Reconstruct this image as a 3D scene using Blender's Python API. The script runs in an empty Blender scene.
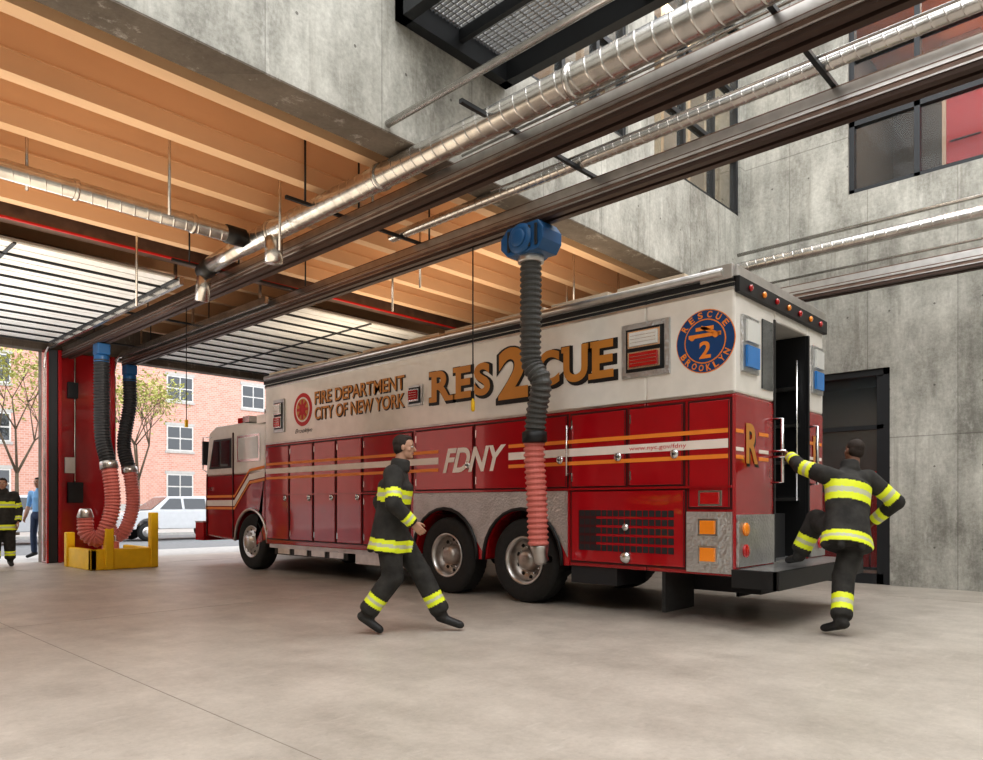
import bpy, bmesh, math, random
from mathutils import Vector, Matrix
random.seed(7)
D=bpy.data; scene=bpy.context.scene
COL=scene.collection
V=Vector

# ------------------------------------------------------------------ materials
def nt(m):
    m.use_nodes=True
    return m.node_tree.nodes, m.node_tree.links, m.node_tree.nodes['Principled BSDF']
def mat(name,c,rough=.5,metal=0.,var=0.,scale=6.,bump=0.,coat=0.,emit=0.,alpha=1.,stretch=(1,1,1),detail=4):
    m=D.materials.new(name); N,L,B=nt(m)
    B.inputs['Base Color'].default_value=(*c,1); B.inputs['Roughness'].default_value=rough
    B.inputs['Metallic'].default_value=metal
    if coat: B.inputs['Coat Weight'].default_value=coat; B.inputs['Coat Roughness'].default_value=.03
    if emit: B.inputs['Emission Color'].default_value=(*c,1); B.inputs['Emission Strength'].default_value=emit
    if alpha<1: B.inputs['Alpha'].default_value=alpha
    tc=N.new('ShaderNodeNewGeometry'); mp=N.new('ShaderNodeMapping'); mp.inputs['Scale'].default_value=stretch
    L.new(tc.outputs['Position'],mp.inputs[0])
    no=N.new('ShaderNodeTexNoise'); no.inputs['Scale'].default_value=scale; no.inputs['Detail'].default_value=detail
    L.new(mp.outputs[0],no.inputs['Vector'])
    v=max(var,.04)
    r=N.new('ShaderNodeValToRGB'); r.color_ramp.elements[0].position=.3; r.color_ramp.elements[1].position=.7
    r.color_ramp.elements[0].color=(*[x*(1-v) for x in c],1); r.color_ramp.elements[1].color=(*[min(1,x*(1+v)) for x in c],1)
    L.new(no.outputs['Fac'],r.inputs[0]); L.new(r.outputs[0],B.inputs['Base Color'])
    if bump:
        b=N.new('ShaderNodeBump'); b.inputs['Strength'].default_value=bump; b.inputs['Distance'].default_value=.01
        L.new(no.outputs['Fac'],b.inputs['Height']); L.new(b.outputs[0],B.inputs['Normal'])
    return m
def mth(N,L,op,a,b=None,c=None):
    n=N.new('ShaderNodeMath'); n.operation=op
    for i,x in enumerate((a,b,c)):
        if x is None: continue
        if isinstance(x,(int,float)): n.inputs[i].default_value=x
        else: L.new(x,n.inputs[i])
    return n.outputs[0]
def concrete(name,ca,cb,wall=True,rough=.75,lo=.40,hi=.61):
    m=D.materials.new(name); N,L,B=nt(m); B.inputs['Roughness'].default_value=rough
    g=N.new('ShaderNodeNewGeometry'); P=g.outputs['Position']
    def noise(sc,st,det,ro=.68,off=0):
        mp=N.new('ShaderNodeMapping'); mp.inputs['Scale'].default_value=st; mp.inputs['Location'].default_value=(off,off,off); L.new(P,mp.inputs[0])
        n=N.new('ShaderNodeTexNoise'); n.inputs['Scale'].default_value=sc; n.inputs['Detail'].default_value=det
        n.inputs['Roughness'].default_value=ro
        L.new(mp.outputs[0],n.inputs['Vector']); return n.outputs['Fac']
    n1=noise(1.1,(1,1,.7) if wall else (1,1,1),10)
    n2=noise(2.6,(1,1,.16) if wall else (1,.6,1),8)
    n3=noise(24,(1,1,1),6,.75)
    s=mth(N,L,'ADD',mth(N,L,'MULTIPLY',n1,.46),mth(N,L,'MULTIPLY',n2,.32))
    s=mth(N,L,'ADD',s,mth(N,L,'MULTIPLY',n3,.22))
    ss=s
    if wall:
        sp=N.new('ShaderNodeSeparateXYZ'); L.new(P,sp.inputs[0])
        u=mth(N,L,'ADD',sp.outputs[0],sp.outputs[1]); z=sp.outputs[2]
        cb_=N.new('ShaderNodeCombineXYZ'); L.new(mth(N,L,'FLOOR',mth(N,L,'MULTIPLY',u,1/1.22)),cb_.inputs[0]); L.new(mth(N,L,'FLOOR',mth(N,L,'MULTIPLY',mth(N,L,'ADD',z,.15),1/2.44)),cb_.inputs[1])
        wn=N.new('ShaderNodeTexWhiteNoise'); wn.noise_dimensions='3D'; L.new(cb_.outputs[0],wn.inputs['Vector'])
        ss=mth(N,L,'ADD',s,mth(N,L,'MULTIPLY',mth(N,L,'SUBTRACT',wn.outputs['Value'],.5),.055))
    r=N.new('ShaderNodeValToRGB'); e=r.color_ramp.elements
    e[0].position=lo; e[1].position=hi; e[0].color=(*ca,1); e[1].color=(*cb,1); L.new(ss,r.inputs[0])
    out=r.outputs[0]
    def mix(fac,col):
        nonlocal out
        mx=N.new('ShaderNodeMixRGB'); L.new(fac,mx.inputs[0]); L.new(out,mx.inputs[1]); mx.inputs[2].default_value=(*col,1); out=mx.outputs[0]
    def band(v,a,b):
        mr=N.new('ShaderNodeMapRange'); mr.clamp=True; L.new(v,mr.inputs[0]); mr.inputs[1].default_value=a; mr.inputs[2].default_value=b; return mr.outputs[0]
    if wall:
        # light efflorescence patches and dark vertical runs
        mix(mth(N,L,'MULTIPLY',band(noise(5,(1,1,.35),10,.75,13),.56,.70),.45),(.80,.79,.74))
        mix(mth(N,L,'MULTIPLY',band(noise(7,(1,1,.07),6,.6,31),.58,.72),.40),(.17,.155,.125))
        lu=mth(N,L,'LESS_THAN',mth(N,L,'FRACT',mth(N,L,'MULTIPLY',u,1/1.22)),.010)
        lz=mth(N,L,'LESS_THAN',mth(N,L,'FRACT',mth(N,L,'MULTIPLY',mth(N,L,'ADD',z,.15),1/2.44)),.007)
        fu=mth(N,L,'SUBTRACT',mth(N,L,'FRACT',mth(N,L,'MULTIPLY',u,1/.61)),.5)
        fz=mth(N,L,'SUBTRACT',mth(N,L,'FRACT',mth(N,L,'MULTIPLY',z,1/1.22)),.5)
        d=mth(N,L,'ADD',mth(N,L,'POWER',mth(N,L,'MULTIPLY',fu,.61),2),mth(N,L,'POWER',mth(N,L,'MULTIPLY',fz,1.22),2))
        hole=mth(N,L,'LESS_THAN',d,.00022)
        k=mth(N,L,'MAXIMUM',mth(N,L,'MULTIPLY',mth(N,L,'MAXIMUM',lu,lz),.4),mth(N,L,'MULTIPLY',hole,.7))
        mix(k,(.07,.065,.055))
    elif name.startswith('polished'):
        mix(mth(N,L,'MULTIPLY',band(noise(9,(1,1,1),12,.8,5),.55,.68),.35),(.25,.215,.18))
        mix(mth(N,L,'MULTIPLY',band(noise(3,(.5,2.2,1),12,.8,9),.57,.66),.30),(.68,.64,.58))
        mix(mth(N,L,'MULTIPLY',band(noise(60,(1,1,1),3,.6,2),.64,.72),.35),(.16,.13,.11))
    L.new(out,B.inputs['Base Color'])
    b=N.new('ShaderNodeBump'); b.inputs['Strength'].default_value=.3; b.inputs['Distance'].default_value=.02
    L.new(s,b.inputs['Height']); L.new(b.outputs[0],B.inputs['Normal'])
    return m
M={}
M['conc']=concrete('board_formed_concrete',(.22,.215,.19),(.62,.61,.555))
M['floor']=concrete('polished_concrete_floor',(.33,.295,.255),(.54,.49,.43),False,.42,.38,.62)
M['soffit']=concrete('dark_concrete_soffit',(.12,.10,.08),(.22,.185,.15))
M['peach']=mat('warm_painted_ceiling',(.78,.53,.33),.7,var=.07,scale=1.5,stretch=(.4,2,1))
M['deck']=mat('ceiling_deck',(.72,.46,.27),.8,var=.08,scale=2)
M['red']=mat('fire_engine_red_paint',(.34,.005,.010),.22,coat=.9)
M['redpanel']=mat('fire_engine_red_panel',(.40,.006,.013),.14,coat=1)
M['redgap']=mat('red_seam_shadow_paint',(.06,.003,.004),.5)
M['white']=mat('truck_white_paint',(.82,.78,.72),.2,coat=.8)
M['gold']=mat('gold_leaf_lettering',(.58,.25,.05),.35,metal=.1)
M['orange']=mat('orange_reflective_stripe',(.85,.27,.04),.4)
M['stripe']=mat('white_reflective_stripe',(.85,.76,.69),.4)
M['black']=mat('black_trim',(.012,.012,.013),.45)
M['dark']=mat('dark_interior',(.02,.02,.022),.6)
M['rubber']=mat('tyre_rubber',(.022,.021,.020),.8,var=.2,scale=20)
M['chrome']=mat('chrome',(.78,.78,.78),.15,metal=1)
M['alu']=mat('brushed_aluminium',(.62,.60,.58),.32,metal=1,var=.1,scale=8)
M['rim']=mat('darker_brown_alloy',(.42,.38,.35),.38,metal=.9,var=.3,scale=9)  # darker, browner alloy for the inner dish of the rear wheels
M['galv']=mat('galvanised_steel',(.62,.60,.57),.27,metal=.95,var=.18,scale=5)
M['grate']=mat('grating_steel',(.30,.30,.30),.5,metal=.5)
M['steel']=mat('dark_painted_steel',(.035,.038,.042),.5,metal=.3)
M['rust']=mat('brown_steel',(.22,.15,.12),.4,metal=.6,var=.2)
M['raildark']=mat('rail_slot_brown',(.075,.045,.035),.5,metal=.3)
M['blue']=mat('blue_powder_coat',(.02,.10,.24),.4)
M['lblue']=mat('blue_lens',(.05,.22,.55),.15)
M['navy']=mat('emblem_blue',(.008,.06,.19),.4)
M['lensw']=mat('clear_lens',(.72,.72,.69),.12,coat=1)
M['lensr']=mat('red_lens',(.45,.008,.01),.12,coat=1)
M['lenso']=mat('amber_lens',(.9,.28,.02),.15,coat=1)
M['glass']=mat('tinted_glass',(.03,.035,.04),.04,coat=1)
M['clearg']=mat('window_glass',(.10,.12,.13),.03,alpha=.18)
M['hoseb']=mat('black_corrugated_hose',(.03,.03,.032),.55)
M['hoseg']=mat('grey_corrugated_hose',(.085,.085,.08),.45)
M['hoser']=mat('red_silicone_hose',(.60,.19,.16),.45)
M['yellow']=mat('safety_yellow_paint',(.95,.60,.02),.4,var=.05)
M['doorw']=mat('white_sectional_door',(.92,.92,.90),.3)
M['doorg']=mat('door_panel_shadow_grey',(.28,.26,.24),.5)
M['beige']=mat('beige_panel',(.60,.50,.38),.6)
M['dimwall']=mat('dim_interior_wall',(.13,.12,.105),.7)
M['orangew']=mat('orange_wood',(.75,.28,.07),.5,var=.15,scale=3)
M['lred']=mat('red_locker',(.55,.015,.015),.4)
M['asph']=mat('asphalt',(.20,.20,.20),.85,var=.15,scale=8)
M['walk']=mat('sidewalk_concrete',(.5,.48,.45),.85,var=.1)
M['bark']=mat('bark',(.12,.09,.06),.9,var=.3)
M['leaf']=mat('autumn_leaf',(.42,.42,.12),.7,var=.4,scale=3)
M['wf']=mat('white_window_frame',(.7,.68,.64),.5)
M['carw']=mat('silver_car_paint',(.62,.63,.64),.3,coat=.8)
M['joint']=mat('floor_joint_sealant',(.29,.26,.22),.9)
M['coat']=mat('black_turnout_fabric',(.035,.033,.030),.9,var=.4,scale=9,bump=1.0)
M['lime']=mat('lime_reflective_glow_trim',(.72,.80,.03),.5,emit=.06)  # faint emission brightens the trim colour, though it is no lamp
M['silver']=mat('silver_reflective_tape',(.55,.57,.40),.4)
M['boot']=mat('boot_leather',(.02,.02,.02),.5)
M['skin']=mat('skin',(.45,.26,.18),.55); M['skin2']=mat('dark_skin',(.20,.10,.065),.55)
M['lips']=mat('lips',(.36,.14,.12),.5)
M['eyew']=mat('eye_white',(.7,.7,.68),.2); M['hair']=mat('dark_hair',(.03,.02,.015),.8,bump=.5,scale=60)
M['shirt']=mat('light_blue_shirt',(.20,.40,.66),.8,var=.1); M['jeans']=mat('denim',(.04,.06,.11),.9,var=.15)
def diamond():
    m=mat('diamond_plate',(.55,.55,.55),.3,metal=.85,var=.1)
    N,L,B=nt(m); g=N.new('ShaderNodeNewGeometry')
    vo=N.new('ShaderNodeTexVoronoi'); vo.inputs['Scale'].default_value=34; L.new(g.outputs['Position'],vo.inputs['Vector'])
    b=N.new('ShaderNodeBump'); b.inputs['Strength'].default_value=.8; b.inputs['Distance'].default_value=.01
    L.new(vo.outputs['Distance'],b.inputs['Height']); L.new(b.outputs[0],B.inputs['Normal']); return m
M['diam']=diamond()
def brick():
    m=D.materials.new('red_brick'); N,L,B=nt(m); B.inputs['Roughness'].default_value=.9
    g=N.new('ShaderNodeNewGeometry'); s=N.new('ShaderNodeSeparateXYZ'); L.new(g.outputs['Position'],s.inputs[0])
    c=N.new('ShaderNodeCombineXYZ'); L.new(s.outputs[0],c.inputs[0]); L.new(s.outputs[2],c.inputs[1])
    t=N.new('ShaderNodeTexBrick'); L.new(c.outputs[0],t.inputs['Vector']); t.inputs['Scale'].default_value=2.2
    t.inputs['Color1'].default_value=(.58,.29,.22,1); t.inputs['Color2'].default_value=(.68,.38,.30,1); t.inputs['Mortar'].default_value=(.68,.54,.48,1)
    t.inputs['Mortar Size'].default_value=.02
    L.new(t.outputs['Color'],B.inputs['Base Color']); return m
M['brick']=brick()

# ------------------------------------------------------------------ mesh builder
def frame(ax):
    ax=ax.normalized(); t=V((0,0,1)) if abs(ax.z)<.9 else V((1,0,0))
    a=ax.cross(t).normalized(); b=ax.cross(a).normalized(); return a,b
class MB:
    def __init__(s): s.v=[]; s.f=[]; s.m=[]; s.s=[]; s.mats=[]
    def mi(s,m):
        if m not in s.mats: s.mats.append(m)
        return s.mats.index(m)
    def add(s,vs,fs,m,smooth=False):
        o=len(s.v); s.v+= [tuple(x) for x in vs]; k=s.mi(m)
        for f in fs: s.f.append([o+i for i in f]); s.m.append(k); s.s.append(smooth)
    def box(s,x0,x1,y0,y1,z0,z1,m):
        vs=[(x,y,z) for x in(x0,x1) for y in(y0,y1) for z in(z0,z1)]
        s.add(vs,[(0,1,3,2),(4,6,7,5),(0,4,5,1),(2,3,7,6),(0,2,6,4),(1,5,7,3)],m)
    def obox(s,p,ax,ay,az,m):
        p,ax,ay,az=map(V,(p,ax,ay,az)); vs=[p+a*ax+b*ay+c*az for a in(-.5,.5) for b in(-.5,.5) for c in(-.5,.5)]
        s.add(vs,[(0,1,3,2),(4,6,7,5),(0,4,5,1),(2,3,7,6),(0,2,6,4),(1,5,7,3)],m)
    def prism(s,poly,axis,a0,a1,m):
        n=len(poly)
        def P(q,a): return {'X':(a,q[0],q[1]),'Y':(q[0],a,q[1]),'Z':(q[0],q[1],a)}[axis]
        vs=[P(q,a0) for q in poly]+[P(q,a1) for q in poly]
        s.add(vs,[tuple(range(n)),tuple(range(2*n-1,n-1,-1))]+[(i,(i+1)%n,n+(i+1)%n,n+i) for i in range(n)],m)
    def lathe(s,c,ax,prof,m,n=32,smooth=True,ref=None,flat=1.0,phase=0,caps=True):
        c=V(c); ax=V(ax).normalized(); a,b=frame(ax)
        if ref is not None:
            a=V(ref)-ax*V(ref).dot(ax); a.normalize(); b=ax.cross(a)
        vs=[];fs=[]
        for (r,h) in prof:
            for j in range(n):
                t=2*math.pi*j/n+phase; vs.append(c+ax*h+a*(r*math.cos(t))+b*(r*flat*math.sin(t)))
        for i in range(len(prof)-1):
            for j in range(n): fs.append((i*n+j,i*n+(j+1)%n,(i+1)*n+(j+1)%n,(i+1)*n+j))
        if caps: fs.append(tuple(range(n))); k=(len(prof)-1)*n; fs.append(tuple(range(k+n-1,k-1,-1)))
        s.add(vs,fs,m,smooth)
    def cyl(s,p0,p1,r,m,n=16,r1=None,smooth=True):
        p0,p1=V(p0),V(p1); d=p1-p0
        s.lathe(p0,d,[(r,0),(r if r1 is None else r1,d.length)],m,n,smooth)
    def blob(s,p0,p1,r0,r1,m,side=None,flat=1.0,cap=1.0,n=16):
        p0,p1=V(p0),V(p1); d=p1-p0; l=max(d.length,1e-4)
        pr=[]
        for k in (-90,-65,-40,-18): a=math.radians(k); pr.append((max(r0*math.cos(a),1e-4),r0*cap*math.sin(a)))
        for t in (0,.33,.66,1): pr.append((r0+(r1-r0)*t,l*t))
        for k in (18,40,65,90): a=math.radians(k); pr.append((max(r1*math.cos(a),1e-4),l+r1*cap*math.sin(a)))
        s.lathe(p0,d,pr,m,n,True,ref=side,flat=flat)
    def ell(s,c,A,B,C,m,n=16):
        c,A,B,C=map(V,(c,A,B,C)); vs=[];fs=[];R=10
        for i in range(R+1):
            p=math.pi*i/R-math.pi/2; cr=max(math.cos(p),1e-3)
            for j in range(n):
                t=2*math.pi*j/n; vs.append(c+A*(cr*math.cos(t))+B*(cr*math.sin(t))+C*math.sin(p))
        for i in range(R):
            for j in range(n): fs.append((i*n+j,i*n+(j+1)%n,(i+1)*n+(j+1)%n,(i+1)*n+j))
        fs.append(tuple(range(n))); k=R*n; fs.append(tuple(range(k+n-1,k-1,-1)))
        s.add(vs,fs,m,True)
    def tube(s,pts,radf,m,n=16,smooth=True,mf=None):
        pts=[V(p) for p in pts]; a=None; o=len(s.v); rings=len(pts)
        for i,p in enumerate(pts):
            d=(pts[min(i+1,rings-1)]-pts[max(i-1,0)]).normalized()
            if a is None: a,b=frame(d)
            a=(a-d*a.dot(d)).normalized(); b=d.cross(a); r=radf(i)
            for j in range(n):
                t=2*math.pi*j/n; s.v.append(tuple(p+a*(r*math.cos(t))+b*(r*math.sin(t))))
        for i in range(rings-1):
            k=s.mi(mf(i) if mf else m)
            for j in range(n): s.f.append([o+i*n+j,o+i*n+(j+1)%n,o+(i+1)*n+(j+1)%n,o+(i+1)*n+j]); s.m.append(k); s.s.append(smooth)
        s.f.append([o+j for j in range(n)]); s.m.append(s.mi(m)); s.s.append(False)
        s.f.append([o+(rings-1)*n+j for j in range(n)][::-1]); s.m.append(s.mi(m)); s.s.append(False)
    def spiral(s,p0,p1,r,m,pitch=.15,n=28,ridge=.0035):
        p0,p1=V(p0),V(p1); d=p1-p0; L=d.length; ax=d.normalized(); a,b=frame(ax)
        prof=[(0,r),(.03,r+ridge),(.07,r+ridge),(.10,r),(.13,r),(.94,r)]; K3=len(prof); turns=int(L/pitch); o=len(s.v); K=turns*n; k=s.mi(m)
        for q in range(K+1):
            t=2*math.pi*q/n; e=a*math.cos(t)+b*math.sin(t); base=pitch*q/n
            for (u,rr) in prof: s.v.append(tuple(p0+ax*min(max(base+u*pitch,0),L)+e*rr))
        for q in range(K):
            for j in range(K3-1):
                s.f.append([o+q*K3+j,o+(q+1)*K3+j,o+(q+1)*K3+j+1,o+q*K3+j+1]); s.m.append(k); s.s.append(True)
            if q+n+1<=K:
                s.f.append([o+q*K3+K3-1,o+(q+1)*K3+K3-1,o+(q+1+n)*K3,o+(q+n)*K3]); s.m.append(k); s.s.append(True)
    def finish(s,name,parent=None,bevel=0,recalc=True):
        me=D.meshes.new(name); me.from_pydata(s.v,[],s.f)
        for m in s.mats: me.materials.append(M[m])
        me.polygons.foreach_set('material_index',s.m); me.polygons.foreach_set('use_smooth',s.s)
        if recalc:
            bm=bmesh.new(); bm.from_mesh(me); bmesh.ops.recalc_face_normals(bm,faces=bm.faces); bm.to_mesh(me); bm.free()
        me.update(); ob=D.objects.new(name,me); COL.objects.link(ob)
        if parent: ob.parent=parent
        if bevel:
            b=ob.modifiers.new('bevel','BEVEL'); b.width=bevel; b.segments=2; b.limit_method='ANGLE'; b.angle_limit=math.radians(50)
        return ob
def empty(name):
    e=D.objects.new(name,None); COL.objects.link(e); return e

# ------------------------------------------------------------------ text decals
def text_mesh(s,offset=0.,shear=0.):
    cu=D.curves.new('t','FONT'); cu.body=s; cu.offset=offset; cu.shear=shear; cu.resolution_u=6
    ob=D.objects.new('t',cu); COL.objects.link(ob); dg=bpy.context.evaluated_depsgraph_get()
    me=D.meshes.new_from_object(ob.evaluated_get(dg)); D.objects.remove(ob); D.curves.remove(cu); return me
def text(name,parent,s,m,o,xd,yd,w,h,offset=0.,shear=0.):
    me=text_mesh(s,offset,shear); o,xd,yd=V(o),V(xd),V(yd)
    xs=[v.co.x for v in me.vertices]; ys=[v.co.y for v in me.vertices]
    x0,x1,y0,y1=min(xs),max(xs),min(ys),max(ys)
    for v in me.vertices:
        v.co=o+xd*((v.co.x-x0)/(x1-x0)*w)+yd*((v.co.y-y0)/(y1-y0)*h)
    me.materials.clear(); me.materials.append(M[m])
    for p in me.polygons: p.material_index=0
    ob=D.objects.new(name,me); COL.objects.link(ob); ob.parent=parent; return ob
SX=V((0,-1,0)); UZ=V((0,0,1))

# ------------------------------------------------------------------ room
XW=12.4; YA=5.47; YS=17.8; ZS=4.85
b=MB(); b.box(-8,12.7,-6,18.1,-.2,0,'floor')
for y in (-.6,8.6,16.0): b.box(-8,12.4,y-.003,y+.003,0,.0015,'joint')
for x in (2.0,11.0): b.box(x-.003,x+.003,-6,17.8,0,.0016,'joint')
b.finish('floor')
def wallX(name,x0,x1,y0,y1,z0,z1,holes,m='conc'):
    b=MB(); ys=sorted({y0,y1,*[h[0] for h in holes],*[h[1] for h in holes]})
    for a,c in zip(ys,ys[1:]):
        hs=sorted([h for h in holes if h[0]<=a and h[1]>=c],key=lambda h:h[2]); z=z0
        for h in hs:
            if h[2]>z: b.box(x0,x1,a,c,z,h[2],m)
            z=h[3]
        if z<z1: b.box(x0,x1,a,c,z,z1,m)
    return b.finish(name)
def wallY(name,y0,y1,x0,x1,z0,z1,holes,m='conc'):
    b=MB(); xs=sorted({x0,x1,*[h[0] for h in holes],*[h[1] for h in holes]})
    for a,c in zip(xs,xs[1:]):
        hs=sorted([h for h in holes if h[0]<=a and h[1]>=c],key=lambda h:h[2]); z=z0
        for h in hs:
            if h[2]>z: b.box(a,c,y0,y1,z,h[2],m)
            z=h[3]
        if z<z1: b.box(a,c,y0,y1,z,z1,m)
    return b.finish(name)
wallX('wall_right',XW,XW+.3,-6,18.1,0,10.5,[(3.15,4.7,0,3.4),(-3.5,3.76,6.25,9.6)])
wallY('wall_upper',YA,YA+.38,-8,XW,ZS,10.5,[(6.45,8.6,6.3,9.6),(9.3,12.2,6.3,9.6)])
wallX('wall_left',-8.3,-8,-6,18.1,0,10.5,[])
wallY('wall_back',-6.3,-6,-8.3,12.7,0,10.5,[])
wallY('wall_street',YS,YS+.3,-8,XW,0,5.9,[(.45,4.72,0,4.62),(6.1,10.5,0,4.62),(-5,-.9,0,4.62)],'soffit')
b=MB(); b.box(-8,XW,YA+.38,18.1,5.65,5.8,'deck')
y=6.25
while y<10.6: b.box(-8,XW,y,y+.16,4.97,5.65,'peach'); b.box(-8,XW,y-.012,y,5.16,5.18,'deck'); y+=1.0
while y<17.6: b.box(-8,XW,y,y+.13,5.2,5.65,'peach'); y+=1.12
b.finish('ceiling')
b=MB(); b.box(-8,XW,YA+.002,YA+.4,ZS-.015,ZS,'soffit'); b.finish('trim_soffit')
b=MB()
for x in range(-8,13,3): b.box(x-.06,x+.06,-6,YA,10.2,10.5,'steel')
for y in (-4,-1,2): b.box(-8,XW,y-.06,y+.06,10.2,10.5,'steel')
b.finish('skylight_frame')
# glass door in right wall
b=MB(); x0=XW+.1
b.box(x0-.06,x0+.08,3.15,3.25,0,3.4,'steel'); b.box(x0-.06,x0+.08,4.6,4.7,0,3.4,'steel'); b.box(x0-.06,x0+.08,3.15,4.7,3.3,3.4,'steel')
b.box(x0-.04,x0+.06,3.25,4.6,2.45,2.52,'steel'); b.box(x0-.04,x0+.06,3.25,4.6,0,.16,'steel'); b.box(x0-.04,x0+.06,3.25,3.35,0,3.3,'steel'); b.box(x0-.04,x0+.06,4.5,4.6,0,3.3,'steel')
b.box(x0,x0+.015,3.3,4.6,.1,3.35,'clearg'); b.cyl((x0-.1,3.45,.9),(x0-.1,3.45,1.5),.015,'chrome'); b.box(x0-.1,x0,3.44,3.46,.95,.97,'chrome'); b.box(x0-.1,x0,3.44,3.46,1.43,1.45,'chrome')
b.finish('door_1')
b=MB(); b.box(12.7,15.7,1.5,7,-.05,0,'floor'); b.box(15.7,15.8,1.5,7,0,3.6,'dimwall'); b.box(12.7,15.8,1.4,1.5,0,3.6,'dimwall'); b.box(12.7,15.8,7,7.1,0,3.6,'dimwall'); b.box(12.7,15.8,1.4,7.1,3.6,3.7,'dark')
b.finish('wall_corridor')
b=MB(); 
for i in range(5): b.box(15.1,15.68,3.0+i*.6,3.57+i*.6,.05,1.9,'lred'); b.box(15.08,15.1,3.1+i*.6,3.47+i*.6,1.5,1.7,'redgap')
b.finish('locker_row',bevel=.01)
def windowX(name,x,y0,y1,z0,z1,ys,zs):
    b=MB(); 
    for yy in [y0,*ys,y1-.08]: b.box(x,x+.12,yy,yy+.08,z0,z1,'steel')
    for zz in [z0,*zs,z1-.08]: b.box(x,x+.12,y0,y1,zz,zz+.08,'steel')
    b.box(x+.05,x+.06,y0,y1,z0,z1,'clearg'); return b.finish(name)
windowX('window_1',XW+.06,-3.5,3.76,6.25,9.6,[2.75,1.4,-.2,-1.6],[7.35,8.4])
def windowY(name,y,x0,x1,z0,z1,xs,zs):
    b=MB()
    for xx in [x0,*xs,x1-.07]: b.box(xx,xx+.07,y,y+.12,z0,z1,'steel')
    for zz in [z0,*zs,z1-.07]: b.box(x0,x1,y,y+.12,zz,zz+.07,'steel')
    b.box(x0,x1,y+.05,y+.06,z0,z1,'clearg'); return b.finish(name)
windowY('window_2',YA+.04,6.45,8.6,6.3,9.6,[7.15,7.9],[7.5,8.6])
windowY('window_3',YA+.04,9.3,12.2,6.3,9.6,[10.25,11.25],[7.3,8.4])
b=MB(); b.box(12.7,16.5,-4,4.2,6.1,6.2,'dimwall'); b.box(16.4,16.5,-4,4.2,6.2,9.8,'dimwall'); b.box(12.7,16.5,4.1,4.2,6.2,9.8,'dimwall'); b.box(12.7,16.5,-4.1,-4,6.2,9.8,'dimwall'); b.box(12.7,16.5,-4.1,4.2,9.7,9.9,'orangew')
b.box(12.9,16.3,2.0,2.2,9.2,9.6,'orangew'); b.box(15.2,15.4,2.4,3.0,6.2,9.7,'beige'); b.box(15.0,15.1,-3.5,1.9,8.5,9.6,'orangew')
b.finish('wall_upper_room')
b=MB()
for i in range(5): b.box(13.3,13.8,2.05-.55*i,2.57-.55*i,6.2,8.2,'lred'); b.box(13.28,13.3,2.1-.55*i,2.52-.55*i,7.75,8.05,'redgap'); b.box(13.28,13.3,2.1-.55*i,2.52-.55*i,7.0,7.03,'redgap')
b.finish('red_locker_row',bevel=.01)
b=MB(); b.box(5.5,XW,YA+.4,9.2,6.15,6.2,'beige'); b.box(5.5,XW,9.1,9.2,6.2,9.8,'beige'); b.box(5.5,XW,5.9,9.2,9.7,9.8,'beige'); b.box(5.4,5.5,5.9,9.2,6.2,9.8,'beige')
for x in (6.7,7.6,8.3,9.6,10.5,11.4): b.box(x,x+.5,6.0,6.05,6.2,9.7,'beige')
b.finish('wall_gallery')

# steel catwalk with grating
b=MB(); z=5.95; YC=YA-.01
b.box(4.45,4.57,1.6,YC,z,z+.3,'steel'); b.box(5.93,6.05,1.6,YC,z,z+.3,'steel'); b.box(4.45,6.05,YC-.12,YC,z,z+.3,'steel'); b.box(4.45,6.05,1.5,1.65,z,z+.3,'steel'); b.box(4.45,6.05,3.5,3.6,z+.05,z+.22,'steel'); b.box(5.2,5.26,1.6,YC,z+.1,z+.22,'steel')
x=4.6
while x<5.9: b.box(x,x+.013,1.6,YC-.1,z+.22,z+.25,'grate'); x+=.05
y=1.7
while y<YC-.1: b.box(4.6,5.9,y,y+.014,z+.222,z+.25,'grate'); y+=.10
for x in (4.5,6.0):
    for y in (1.6,3.4,5.3): b.box(x-.02,x+.02,y-.02,y+.02,z+.3,z+1.35,'steel')
    for k in (.55,.8,1.05,1.3): b.box(x-.015,x+.015,1.6,YC,z+k,z+k+.03,'steel')
b.finish('steel_catwalk')

# ------------------------------------------------------------------ exhaust rails, ducts, pipes
def rail(name,x,y0,y1,z=4.54):
    b=MB()
    b.box(x-.085,x+.085,y0,y1,z+.03,z+.12,'alu'); b.box(x-.095,x+.095,y0,y1,z-.06,z+.03,'rust')
    b.box(x-.10,x-.025,y0,y1,z-.115,z-.06,'raildark'); b.box(x+.025,x+.10,y0,y1,z-.115,z-.06,'raildark')
    b.box(x-.108,x-.095,y0,y1,z-.015,z+.012,'alu'); b.box(x-.11,x-.098,y0,y1,z-.075,z-.06,'alu'); b.box(x-.07,x+.07,y0,y1,z+.12,z+.14,'rust'); b.box(x-.02,x+.02,y0,y1,z-.09,z-.06,'black')
    return b.finish(name)
rail('exhaust_rail',5.08,-5.9,17.4); rail('exhaust_rail',6.3,-5.9,17.4); rail('exhaust_rail',11.35,-5.9,9.5,4.5)
b=MB(); b.spiral((4.73,-5.9,4.70),(4.73,9.0,4.70),.125,'galv'); b.cyl((4.73,8.95,4.70),(4.73,9.9,4.66),.115,'galv'); 
b.cyl((4.73,9.9,4.66),(4.73,10.15,4.6),.125,'black'); b.cyl((4.73,10.1,4.62),(4.73,10.2,4.2),.1,'galv')
for y in (-4,-1.5,1,3.5,6,8.2): b.lathe((4.73,y,4.70),(0,1,0),[(.125,0),(.14,.005),(.14,.05),(.125,.055)],'galv',28,caps=False)
b.cyl((4.73,8.2,4.6),(4.73,8.2,4.3),.11,'galv'); b.finish('spiral_duct')
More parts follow.
